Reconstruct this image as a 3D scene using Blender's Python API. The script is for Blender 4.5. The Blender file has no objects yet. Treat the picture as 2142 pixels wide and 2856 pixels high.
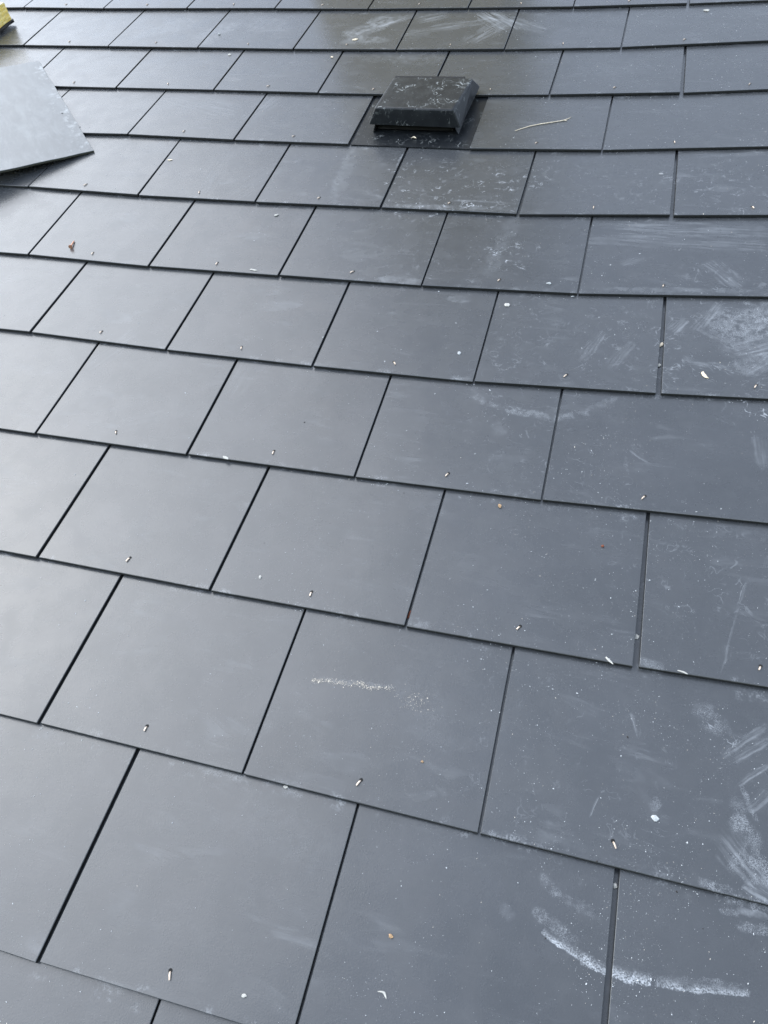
import bpy, bmesh, math, random
import numpy as np
from mathutils import Matrix, Vector

rnd = random.Random(7)
rng = np.random.default_rng(11)
scene = bpy.context.scene
col = scene.collection

# ------------------------------------------------------------------ camera
PITCH = math.radians(28)
MROOF = Matrix.Translation((-1.2, 0, 4.6)) @ Matrix.Rotation(PITCH, 4, 'X')    # roof frame: x along the courses, y up the slope, z out of the roof
# camera axes (right, down, forward) and place, in the roof frame, metres
CAM_R = [Vector((0.96076, 0.25423, -0.11095)), Vector((0.14408, -0.79918, -0.58356)), Vector((-0.23703, 0.54468, -0.80445))]
CAM_C = Vector((2.01937, -2.44150, 0.96966))
FPX, PW, PH = 2142.0, 2142.0, 2856.0
cam_d = bpy.data.cameras.new('camera')
cam = bpy.data.objects.new('camera', cam_d)
col.objects.link(cam)
cam_d.sensor_fit = 'VERTICAL'
cam_d.sensor_height = 36
cam_d.lens = 36 * FPX / PH
cam_d.clip_start = 0.02
cam_d.clip_end = 5000
rm = Matrix((CAM_R[0], -CAM_R[1], -CAM_R[2])).transposed().to_4x4()
cam.matrix_world = MROOF @ Matrix.Translation(CAM_C) @ rm
scene.camera = cam

def pix(u, v, z=0.0):
    """photo pixel -> point on the roof plane raised by z (roof frame)"""
    d = CAM_R[0] * ((u - PW / 2) / FPX) + CAM_R[1] * ((v - PH / 2) / FPX) + CAM_R[2]
    return CAM_C + d * ((z - CAM_C.z) / d.z)

# ------------------------------------------------------------------ sky and sun
SUN_AZ, SUN_EL = math.radians(-92), math.radians(45)     # azimuth from +Y towards +X
world = bpy.data.worlds.new('World')
scene.world = world
world.use_nodes = True
wt = world.node_tree
wt.nodes.clear()
def wn(kind, **kw):
    n = wt.nodes.new(kind)
    for k, v in kw.items():
        setattr(n, k, v)
    return n
sky = wn('ShaderNodeTexSky', sky_type='NISHITA', sun_disc=False, sun_elevation=SUN_EL, sun_rotation=SUN_AZ,
         air_density=1.0, dust_density=1.0, ozone_density=1.0)
wco = wn('ShaderNodeTexCoord')
wno = wn('ShaderNodeTexNoise', noise_dimensions='4D')
wno.inputs['W'].default_value = 37.0
wno.inputs['Scale'].default_value = 1.7
wno.inputs['Detail'].default_value = 4
wno.inputs['Roughness'].default_value = 0.5
wra = wn('ShaderNodeMapRange')
wra.inputs[1].default_value, wra.inputs[2].default_value = 0.34, 0.60
wcl = wn('ShaderNodeMix', data_type='RGBA')          # grey-beige cloud bellies, paler bluish gaps
wcl.inputs[6].default_value = (0.78, 0.79, 0.79, 1)
wcl.inputs[7].default_value = (1.26, 1.34, 1.38, 1)
whs = wn('ShaderNodeHueSaturation')
whs.inputs['Saturation'].default_value = 0.43
wmx = wn('ShaderNodeMix', data_type='RGBA', blend_type='MULTIPLY')
wmx.inputs[0].default_value = 1.0
wbg = wn('ShaderNodeBackground')
wbg.inputs['Strength'].default_value = 0.15
wout = wn('ShaderNodeOutputWorld')
L = wt.links.new
L(wco.outputs['Generated'], wno.inputs['Vector'])
L(wno.outputs['Fac'], wra.inputs[0])
L(sky.outputs[0], whs.inputs['Color'])
L(whs.outputs[0], wmx.inputs[6])
L(wra.outputs[0], wcl.inputs[0])
L(wcl.outputs[2], wmx.inputs[7])
L(wmx.outputs[2], wbg.inputs['Color'])
L(wbg.outputs[0], wout.inputs[0])
sun_d = bpy.data.lights.new('sun', 'SUN')
sun_d.energy = 0.65
sun_d.angle = math.radians(70)
sun_d.color = (1.0, 0.96, 0.9)
sun = bpy.data.objects.new('sun', sun_d)
col.objects.link(sun)
sv = Vector((math.sin(SUN_AZ) * math.cos(SUN_EL), math.cos(SUN_AZ) * math.cos(SUN_EL), math.sin(SUN_EL)))
sun.rotation_euler = sv.to_track_quat('Z', 'Y').to_euler()
sun.location = sv * 30

vs = scene.view_settings
vs.view_transform = 'Standard'
vs.look = 'None'
vs.gamma = 1.0
vs.use_curve_mapping = False
vs.exposure = 1.48

# ------------------------------------------------------------------ helpers
def tag(o, label=None, cat=None, group=None, kind=None):
    for k, v in (('label', label), ('category', cat), ('group', group), ('kind', kind)):
        if v:
            o[k] = v
    return o

def mesh_obj(name, verts, faces, mats, parent=None, mat_ids=None, smooth=False):
    me = bpy.data.meshes.new(name)
    me.from_pydata([tuple(v) for v in verts], [], faces)
    for m in (mats if isinstance(mats, (list, tuple)) else [mats]):
        me.materials.append(m)
    if mat_ids:
        me.polygons.foreach_set('material_index', mat_ids)
    if smooth:
        me.polygons.foreach_set('use_smooth', [True] * len(me.polygons))
    o = bpy.data.objects.new(name, me)
    col.objects.link(o)
    if parent:
        o.parent = parent
    return o

def bm_obj(name, bm, mats, parent=None, smooth=False):
    me = bpy.data.meshes.new(name)
    bmesh.ops.recalc_face_normals(bm, faces=bm.faces)
    bm.to_mesh(me)
    bm.free()
    for m in (mats if isinstance(mats, (list, tuple)) else [mats]):
        me.materials.append(m)
    if smooth:
        me.polygons.foreach_set('use_smooth', [True] * len(me.polygons))
    o = bpy.data.objects.new(name, me)
    col.objects.link(o)
    if parent:
        o.parent = parent
    return o

def empty(name, m=None):
    o = bpy.data.objects.new(name, None)
    o.empty_display_size = 0.1
    col.objects.link(o)
    if m is not None:
        o.matrix_world = m
    return o

def on_roof(x, y, z, rz=0.0, rx=0.0, ry=0.0):
    return MROOF @ Matrix.Translation((x, y, z)) @ Matrix.Rotation(rz, 4, 'Z') @ Matrix.Rotation(ry, 4, 'Y') @ Matrix.Rotation(rx, 4, 'X')

def tube(bm, pts, radii, sides=8, cap=True):
    pts = [Vector(p) for p in pts]
    rings = []
    up = Vector((0.13, 0.2, 1)).normalized()
    for i, p in enumerate(pts):
        d = (pts[min(i + 1, len(pts) - 1)] - pts[max(i - 1, 0)]).normalized()
        a = d.cross(up)
        if a.length < 1e-4:
            a = d.cross(Vector((1, 0, 0)))
        a.normalize()
        b = a.cross(d).normalized()
        rings.append([bm.verts.new(p + (a * math.cos(t) + b * math.sin(t)) * radii[i])
                      for t in [2 * math.pi * k / sides for k in range(sides)]])
    fs = []
    for r0, r1 in zip(rings, rings[1:]):
        for k in range(sides):
            fs.append(bm.faces.new((r0[k], r0[(k + 1) % sides], r1[(k + 1) % sides], r1[k])))
    if cap:
        fs.append(bm.faces.new(rings[0][::-1]))
        fs.append(bm.faces.new(rings[-1]))
    return fs

# ------------------------------------------------------------------ material helpers
class NT:
    def __init__(self, name):
        self.m = bpy.data.materials.new(name)
        self.m.use_nodes = True
        self.t = self.m.node_tree
        self.b = self.t.nodes['Principled BSDF']
    def n(self, kind, **kw):
        x = self.t.nodes.new(kind)
        for k, v in kw.items():
            setattr(x, k, v)
        return x
    def put(self, sock, v):
        if isinstance(v, (int, float)):
            sock.default_value = v
        elif isinstance(v, (tuple, list, Vector)):
            sock.default_value = tuple(v)
        else:
            self.t.links.new(v, sock)
    def math(self, op, a, b=0.0, c=0.0, clamp=False):
        x = self.n('ShaderNodeMath', operation=op, use_clamp=clamp)
        self.put(x.inputs[0], a); self.put(x.inputs[1], b); self.put(x.inputs[2], c)
        return x.outputs[0]
    def rng(self, v, a, b, c=0.0, d=1.0, smooth=True):
        x = self.n('ShaderNodeMapRange', interpolation_type='SMOOTHSTEP' if smooth else 'LINEAR')
        self.put(x.inputs[0], v)
        for i, q in enumerate((a, b, c, d)):
            self.put(x.inputs[i + 1], q)
        return x.outputs[0]
    def noise(self, vec, scale, detail=3.0, rough=0.55, dist=0.0):
        x = self.n('ShaderNodeTexNoise')
        self.put(x.inputs['Vector'], vec)
        x.inputs['Scale'].default_value = scale
        x.inputs['Detail'].default_value = detail
        x.inputs['Roughness'].default_value = rough
        x.inputs['Distortion'].default_value = dist
        return x.outputs['Fac']
    def map(self, vec, loc=(0, 0, 0), rot=(0, 0, 0), scl=(1, 1, 1)):
        x = self.n('ShaderNodeMapping', vector_type='POINT')
        self.put(x.inputs[0], vec); self.put(x.inputs[1], loc); self.put(x.inputs[2], rot); self.put(x.inputs[3], scl)
        return x.outputs[0]
    def sep(self, vec):
        x = self.n('ShaderNodeSeparateXYZ'); self.put(x.inputs[0], vec)
        return x.outputs
    def mix(self, f, a, b):
        x = self.n('ShaderNodeMix', data_type='RGBA')
        self.put(x.inputs[0], f)
        self.put(x.inputs[6], a if not isinstance(a, tuple) else (*a, 1)[:4]); self.put(x.inputs[7], b if not isinstance(b, tuple) else (*b, 1)[:4])
        return x.outputs[2]
    def maxi(self, *xs):
        r = xs[0]
        for x in xs[1:]:
            r = self.math('MAXIMUM', r, x)
        return r

def plain(name, color, rough=0.6, metal=0.0, var=0.0, scale=60.0, bump=0.0):
    k = NT(name)
    k.b.inputs['Roughness'].default_value = rough
    k.b.inputs['Metallic'].default_value = metal
    k.b.inputs['Base Color'].default_value = (*color, 1)
    if var or bump:
        tc = k.n('ShaderNodeTexCoord').outputs['Object']
        f = k.noise(tc, scale, 4)
        if var:
            lo = tuple(c * (1 - var) for c in color); hi = tuple(min(1, c * (1 + var)) for c in color)
            k.put(k.b.inputs['Base Color'], k.mix(k.rng(f, .3, .7), lo, hi))
        if bump:
            bp = k.n('ShaderNodeBump'); bp.inputs['Strength'].default_value = 0.6; bp.inputs['Distance'].default_value = bump
            k.put(bp.inputs['Height'], f); k.put(k.b.inputs['Normal'], bp.outputs[0])
    return k.m

# ------------------------------------------------------------------ ground
gm = plain('grass_ground', (0.06, 0.08, 0.035), 0.95, var=0.4, scale=0.8)
g = mesh_obj('ground', [(-900, -900, 0), (900, -900, 0), (900, 900, 0), (-900, 900, 0)], [(0, 1, 2, 3)], gm)
tag(g, kind='structure')

# ------------------------------------------------------------------ roof layout, millimetres in the roof frame
# course: [(column, joint at the tail, joint at the top of the visible part)]
JOINTS = {
    0: [(0.0,(-23, 40),None), (1.0,(296, 23),None), (2.0,(604, 15),None), (3.0,(909, 8),None), (4.0,(1213, -2),None), (5.0,(1516, -3),None), (6.0,(1815, -4),None), (7.0,(2120, 8),None)],
    1: [(0.5,(141, -234),(130, 34)), (1.5,(450, -243),(448, 23)), (2.5,(756, -250),(754, 14)), (3.5,(1061, -258),(1060, 7)), (4.5,(1366, -261),(1362, 4)), (5.5,(1664, -257),(1664, -1)), (6.5,(1965, -246),(1968, 6))],
    2: [(1.0,(299, -487),(289, -235)), (2.0,(603, -491),(599, -245)), (3.0,(909, -496),(905, -251)), (4.0,(1214, -503),(1210, -252)), (5.0,(1514, -505),(1515, -259)), (6.0,(1815, -494),(1819, -248)), (7.0,(2123, -475),(2123, -223))],
    3: [(1.5,(443, -735),(452, -486)), (2.5,(760, -732),(760, -494)), (3.5,(1066, -741),(1066, -499)), (4.5,(1371, -744),(1368, -496)), (5.5,(1665, -748),(1663, -498)), (6.5,(1964, -735),(1966, -486))],
    4: [(2.0,(604, -984),(614, -736)), (3.0,(918, -996),(912, -739)), (4.0,(1220, -997),(1217, -744)), (5.0,(1517, -993),(1516, -740)), (6.0,(1817, -992),(1818, -744)), (7.0,(2124, -968),(2124, -716))],
    5: [(2.5,(758, -1240),(755, -990)), (3.5,(1066, -1248),(1065, -997)), (4.5,(1366, -1246),(1366, -996)), (5.5,(1668, -1244),(1666, -993)), (6.5,(1968, -1233),(1969, -981))],
    6: [(3.0,(906, -1481),(909, -1242)), (4.0,(1218, -1490),(1217, -1247)), (5.0,(1520, -1492),(1518, -1244)), (6.0,(1819, -1489),(1819, -1238)), (7.0,(2127, -1472),(2125, -1219))],
    7: [(3.5,(1066, -1732),(1064, -1487)), (4.5,(1369, -1732),(1367, -1491)), (5.5,(1670, -1730),(1669, -1491)), (6.5,(1970, -1724),(1971, -1481))],
    8: [(4.0,(1211, -1974),(1216, -1733)), (5.0,(1514, -1976),(1519, -1731)), (6.0,(1816, -1975),(1819, -1730)), (7.0,(2127, -1972),(2127, -1716))],
    9: [(4.5,(1357, -2220),(1362, -1976)), (5.5,(1662, -2221),(1665, -1975)), (6.5,(1967, -2223),(1968, -1974))],
    10: [(5.0,(1505, -2475),(1509, -2220)), (6.0,None,(1816, -2223)), (7.0,None,(2126, -2224))],
    11: [(5.5,None,(1658, -2479))],
}
RIGHT_END = {0: (2321, 22), 1: (2317, -209), 2: (2313, -454), 3: (2309, -701), 4: (2305, -951), 5: (2300, -1203), 6: (2296, -1459),
             7: (2292, -1710), 8: (2288, -1967), 9: (2283, -2224)}
WID, GAUGE, STEP, THICK = 0.303, 0.2471, 0.0068, 0.0056
VERGE = 8.0
GAPS = {(2, 7.0): (8.5, 6), (4, 7.0): (7.5, 5), (6, 7.0): (9, 4.5), (8, 7.0): (8.5, 5), (10, 7.0): (7, 5.5), (4, 6.0): (6.5, 3), (2, 6.0): (5, 4),
        (0, 7.0): (7, 6), (3, 5.5): (3, 3)}

class Joint:
    __slots__ = ('c', 'xb', 'yb', 'xt', 'yt', 'gb', 'gt')

courses = {}
for n in range(-3, 14):
    js = {}
    for c, b, t in JOINTS.get(n, []):
        j = Joint(); j.c = c
        nb = (c * WID * 1000, -n * GAUGE * 1000); nt_ = (c * WID * 1000, -(n - 1) * GAUGE * 1000)
        if b is None:
            b = (t[0] + rnd.uniform(-1, 1), t[1] - GAUGE * 1000)
        if t is None:
            t = (b[0] + rnd.uniform(-1, 1), b[1] + GAUGE * 1000)
        j.xb, j.yb, j.xt, j.yt = b[0] / 1000, b[1] / 1000, t[0] / 1000, t[1] / 1000
        js[c] = j
    half = 0.5 * (n % 2)
    lo = max(-3.0, 0.5 * n - 2.5) if n >= 0 else -2.5
    c = math.floor(lo) + half
    allc = []
    while c < VERGE - 0.9:
        allc.append(c); c += 1
    allc.append(VERGE)
    known = sorted(js)
    for c in allc:
        if c in js:
            continue
        j = Joint(); j.c = c
        dy = 0
        dyt = 0
        dx = 0
        if known:
            k = min(known, key=lambda q: abs(q - c))
            dy = js[k].yb + n * GAUGE
            dyt = js[k].yt + (n - 1) * GAUGE
            dx = js[k].xb - k * WID
        elif n < 0:
            dy = dyt = 0.004 * n
        elif n > 10:
            dy = dyt = -0.008; dx = -0.004
        j.xb = c * WID + dx; j.yb = -n * GAUGE + dy
        j.xt = c * WID + dx; j.yt = -(n - 1) * GAUGE + dyt
        if c == VERGE and n in RIGHT_END:
            k = js[known[-1]]
            ex, ey = RIGHT_END[n][0] / 1000, RIGHT_END[n][1] / 1000
            j.yb = k.yb + (ey - k.yb) * (j.xb - k.xb) / (ex - k.xb)
            j.yt = j.yb + GAUGE
        js[c] = j
    for j in js.values():
        g2 = GAPS.get((n, j.c))
        if g2 is None:
            w = 4.8 if j.c < 5.4 else 3.3
            g2 = (w + rnd.uniform(-.5, .5), w + rnd.uniform(-.5, .5))
        j.gb, j.gt = g2[0] / 1000, g2[1] / 1000
    courses[n] = [js[c] for c in sorted(js)]

TAIL = {n: (np.array([j.xb for j in js]), np.array([j.yb for j in js])) for n, js in courses.items()}

LIFTS = {}                # course: (left, right, lift of the left and right tail corner)

def course_at(x, y):
    for n in range(13, -4, -1):
        if n - 1 not in TAIL:
            return n
        if y < np.interp(x, *TAIL[n - 1]):
            return n
    return -3

def surf(x, y):
    """height of the slate surface, roof frame"""
    n = course_at(x, y)
    s = y - np.interp(x, *TAIL[n])
    z = STEP * (1 - s / GAUGE)
    for xa, xb, la, lb in LIFTS.get(n, ()):
        if xa <= x <= xb:
            z += (la + (lb - la) * (x - xa) / (xb - xa)) * max(0, 1 - s / .594)
            break
    return z, n, s

def in_gap(x, y, n, extra=0.0008):
    for j in courses[n]:
        f = (y - j.yb) / (j.yt - j.yb)
        xx = j.xb + (j.xt - j.xb) * f
        if abs(x - xx) < (j.gb + (j.gt - j.gb) * f) / 2 + extra:
            return True
    return False

# ------------------------------------------------------------------ the roof itself
roof = empty('slate_roof', MROOF)
tag(roof, 'new roof slope of dark grey fibre cement slates with copper rivets', 'roof')

# marks left on the slates: chalk smears, scuffs, saw dust.  (from, to) in photo pixels, width mm, strength, kind
SMEARS = [
    ((985, 105), (1100, 45), 95, .50, 'soft'), ((1000, 95), (1170, 40), 40, .40, 'streak'), ((960, 118), (1080, 118), 60, .30, 'soft'),
    ((1120, 100), (1390, 55), 60, .36, 'streak'), ((1350, 38), (1425, 85), 90, .62, 'streak'), ((1310, 125), (1400, 70), 80, .34, 'streak'),
    ((1410, 55), (1510, 88), 70, .34, 'streak'), ((1170, 60), (1250, 40), 70, .32, 'streak'),
    ((560, 120), (640, 70), 110, .22, 'soft'), ((380, 100), (560, 60), 120, .14, 'soft'), ((700, 60), (800, 90), 120, .12, 'soft'),
    ((1030, 160), (1240, 170), 90, .22, 'soft'), ((1080, 250), (1150, 200), 60, .20, 'scrib'), ((1620, 190), (1800, 195), 110, .10, 'soft'),
    ((480, 275), (650, 315), 120, .24, 'streak'), ((330, 330), (400, 300), 90, .14, 'streak'), ((690, 330), (770, 270), 80, .20, 'streak'),
    ((300, 210), (480, 180), 110, .12, 'streak'), ((860, 300), (960, 360), 100, .18, 'scrib'),
    ((990, 408), (930, 570), 45, .26, 'soft'), ((990, 410), (925, 560), 22, .4, 'scrib'), ((640, 420), (560, 560), 70, .12, 'streak'),
    ((1090, 520), (1440, 530), 300, .62, 'scrib'), ((1110, 570), (1420, 580), 60, .55, 'scrib'), ((1250, 566), (1450, 574), 8, .6, 'streak'),
    ((1137, 414), (1105, 470), 10, 1.0, 'soft'), ((1060, 580), (1430, 592), 22, .45, 'soft'),
    ((1520, 470), (1840, 560), 200, .35, 'scrib'), ((1900, 480), (2120, 560), 200, .45, 'scrib'), ((1920, 430), (2142, 425), 40, .30, 'streak'),
    ((1440, 596), (1350, 790), 45, .20, 'soft'), ((1330, 740), (1470, 700), 130, .75, 'scrib'), ((1050, 786), (1170, 792), 26, .6, 'soft'),
    ((1170, 785), (1420, 810), 30, .35, 'scrib'), ((1060, 620), (1220, 760), 200, .25, 'scrib'),
    ((1690, 628), (2142, 648), 60, .42, 'streak'), ((1700, 660), (2142, 690), 70, .30, 'streak'), ((1740, 740), (1790, 725), 24, .5, 'streak'),
    ((1980, 740), (2050, 800), 50, .40, 'streak'), ((1640, 812), (2142, 822), 18, .35, 'soft'), ((1900, 760), (2142, 780), 90, .3, 'scrib'),
    ((2000, 900), (2142, 900), 110, .55, 'grain'), ((1940, 920), (2000, 850), 36, .42, 'streak'), ((2050, 960), (2142, 900), 120, .5, 'grain'),
    ((2060, 985), (2142, 965), 50, .55, 'streak'), ((2060, 1035), (2142, 1010), 50, .45, 'grain'), ((1872, 925), (1905, 895), 34, .7, 'streak'),
    ((1905, 1000), (1975, 1030), 14, .55, 'streak'), ((1945, 920), (2000, 950), 10, .6, 'streak'), ((2080, 1040), (2142, 1000), 60, .35, 'streak'),
    ((1890, 860), (2142, 1080), 330, .38, 'scrib'),
    ((1620, 1010), (1680, 930), 26, .42, 'streak'), ((1700, 1030), (1760, 960), 30, .32, 'streak'), ((1400, 900), (1800, 1030), 300, .30, 'scrib'),
    ((1250, 834), (1310, 838), 22, .45, 'soft'),
    ((1320, 1108), (1400, 1140), 20, .50, 'grain'), ((1400, 1140), (1530, 1166), 22, .75, 'grain'), ((1540, 1172), (1640, 1150), 20, .55, 'grain'),
    ((1640, 1150), (1720, 1110), 20, .38, 'grain'), ((1380, 1190), (1400, 1210), 30, .25, 'soft'), ((1320, 1130), (1700, 1330), 300, .16, 'scrib'),
    ((2080, 1120), (2142, 1170), 40, .50, 'scrib'), ((2115, 1220), (2125, 1310), 30, .28, 'streak'), ((1755, 1260), (1808, 1294), 5, .8, 'streak'),
    ((2085, 1622), (2060, 1690), 6, .55, 'streak'), ((2060, 1690), (2008, 1885), 4, .40, 'streak'), ((1850, 1500), (2120, 1700), 260, .22, 'scrib'),
    ((1140, 1735), (1205, 1752), 16, .45, 'grain'), ((1785, 1853), (1845, 1868), 20, .55, 'grain'),
    ((1950, 1980), (2020, 2040), 50, .42, 'grain'), ((1990, 2020), (2040, 2090), 40, .5, 'scrib'), ((2010, 2110), (2142, 2025), 20, .42, 'streak'),
    ((2050, 2120), (2142, 2070), 22, .45, 'streak'), ((2060, 2185), (2142, 2140), 16, .55, 'streak'), ((2060, 2190), (2110, 2295), 12, .55, 'grain'),
    ((2045, 2220), (2070, 2330), 30, .40, 'grain'), ((2090, 2260), (2142, 2220), 30, .40, 'streak'), ((2050, 2300), (2110, 2360), 46, .50, 'grain'),
    ((2010, 2330), (2130, 2480), 60, .44, 'streak'), ((2060, 2400), (2142, 2460), 60, .60, 'grain'), ((2070, 2470), (2142, 2520), 30, .65, 'streak'),
    ((1980, 2478), (2142, 2535), 26, .7, 'grain'), ((1940, 2454), (2000, 2482), 18, .5, 'grain'), ((1400, 1990), (1800, 2300), 420, .14, 'scrib'),
    ((1760, 1990), (1780, 2060), 8, .55, 'streak'), ((1640, 2290), (1670, 2220), 5, .6, 'streak'), ((1830, 2255), (1820, 2240), 26, .4, 'grain'),
    ((1350, 2325), (1420, 2342), 18, .55, 'grain'), ((1400, 2530), (1430, 2560), 24, .22, 'soft'), ((1390, 2495), (1410, 2510), 14, .4, 'scrib'),
    ((1510, 2445), (1560, 2500), 24, .45, 'grain'), ((1560, 2500), (1670, 2560), 22, .32, 'grain'),
    ((1490, 2540), (1600, 2630), 26, .45, 'grain'), ((1515, 2600), (1560, 2640), 12, .8, 'chalk'), ((1545, 2625), (1640, 2685), 17, .95, 'chalk'), ((1625, 2680), (1700, 2713), 20, 1.0, 'chalk'),
    ((1700, 2708), (1760, 2733), 22, 1.0, 'chalk'), ((1770, 2727), (1805, 2737), 20, 1.0, 'chalk'), ((1830, 2742), (1950, 2764), 16, .9, 'chalk'),
    ((1940, 2762), (2090, 2772), 13, .8, 'chalk'), ((1810, 2726), (2090, 2758), 14, .38, 'grain'),
    ((2010, 2540), (2060, 2552), 12, .5, 'grain'), ((2060, 2535), (2142, 2562), 14, .62, 'soft'), ((2060, 2580), (2142, 2600), 20, .5, 'grain'),
    ((540, 2140), (700, 2175), 20, .40, 'grain'), ((740, 2180), (840, 2215), 30, .35, 'grain'), ((270, 2735), (340, 2765), 20, .4, 'grain'),
    ((80, 1130), (520, 1150), 150, .06, 'soft'), ((640, 560), (760, 480), 100, .10, 'streak'), ((430, 660), (330, 600), 100, .09, 'streak'),
    ((880, 1892), (1110, 1922), 9, .25, 'grain'), ((1140, 1900), (1240, 2080), 110, .10, 'grain'),
    ((700, 2250), (900, 2400), 120, .08, 'grain'), ((1500, 1230), (1720, 1380), 200, .13, 'scrib'), ((890, 640), (960, 720), 120, .15, 'scrib'),
    ((250, 1030), (380, 930), 60, .14, 'streak'), ((340, 1190), (470, 1160), 50, .07, 'streak'), ((640, 1100), (700, 1000), 60, .10, 'streak'),
]
SM = []
for a, b, w, s, k in SMEARS:
    pa, pb = pix(*a), pix(*b)
    f = 1.0 if a[1] < 1900 else .68
    if k == 'scrib' and s < .4: s *= .6
    if k == 'scrib' and s > .9: s *= 1.2
    if a[1] < 140: s *= 1.75           # mortar scuffs near the chimney are the thickest
    s *= {'soft': .40, 'streak': .46, 'grain': .58, 'scrib': .9, 'chalk': .72}[k]
    SM.append((pa.x, pa.y, pb.x, pb.y, w * f / 1000, s, k))

def add_smear(k, P, warp, sm):
    ax, ay, bx, by, w, s, kind = sm
    dx, dy = bx - ax, by - ay
    ln = max(math.hypot(dx, dy), 0.004)
    ang = math.atan2(dy, dx)
    cx, cy = (ax + bx) / 2, (ay + by) / 2
    ca, sa = math.cos(-ang), math.sin(-ang)
    loc = (-(cx * ca - cy * sa), -(cx * sa + cy * ca), 0)
    q = k.map(warp, loc, (0, 0, -ang), (1, 1, 1))
    o = k.sep(q)
    u = k.math('MULTIPLY', o[0], 2 / (ln + w * .5)); v = k.math('MULTIPLY', o[1], 2 / w)
    r = k.math('ADD', k.math('POWER', k.math('ABSOLUTE', u), 4), k.math('MULTIPLY', v, v))
    if kind == 'chalk':
        v = k.math('ADD', v, k.math('MULTIPLY', k.math('SUBTRACT', k.noise(P, 260, 3, .6), .5), .9))
        u = k.math('ADD', u, k.math('MULTIPLY', k.math('SUBTRACT', k.noise(P, 200, 2, .6), .5), .25))
        m = k.math('MULTIPLY', k.rng(v, -.75, -.45, 0, 1), k.rng(v, -.5, 1.3, 1, 0))
        m = k.math('MULTIPLY', m, k.rng(k.math('ABSOLUTE', u), .86, 1.0, 1, 0))
        f = k.math('MULTIPLY', k.rng(k.noise(P, 620, 3, .65), .36, .62), k.rng(k.noise(P, 70, 3, .6), .22, .55))
        return k.math('MULTIPLY', k.math('MULTIPLY', m, f), s)
    br = k.noise(P, 1.5 / max(w, .012), 4, .65)
    r = k.math('ADD', r, k.math('MULTIPLY', k.math('SUBTRACT', br, .5), 2.6))
    m = k.rng(r, 0.0, 1.05, 1.0, 0.0)
    if kind == 'streak':
        f = k.noise(k.map(q, (cx, cy, 0), (0, 0, 0), (9, max(140, 3.0 / w), 1)), 1.0, 4, .65)
        f = k.rng(f, .40, .72)
    elif kind == 'soft':
        f = k.rng(k.noise(P, 55, 6, .65), .28, .75)
    elif kind == 'grain':
        f1 = k.rng(k.noise(P, 900, 2, .6), .42, .62)
        f2 = k.rng(k.noise(P, 90, 4, .6), .32, .62)
        f = k.math('MULTIPLY', f1, f2)
    else:
        d1 = k.math('ABSOLUTE', k.math('SUBTRACT', k.noise(P, 36, 2.5, .5, 1.4), .5))
        l1 = k.rng(d1, 0.002, 0.022, 1, 0)
        gate = k.rng(k.noise(P, 46, 2, .5), .50, .64)
        bl = k.math('MULTIPLY', k.rng(k.noise(P, 70, 4, .7, .8), .66, .78), .3)
        f = k.maxi(k.math('MULTIPLY', l1, gate), bl)
    return k.math('MULTIPLY', k.math('MULTIPLY', m, f), s)

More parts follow.
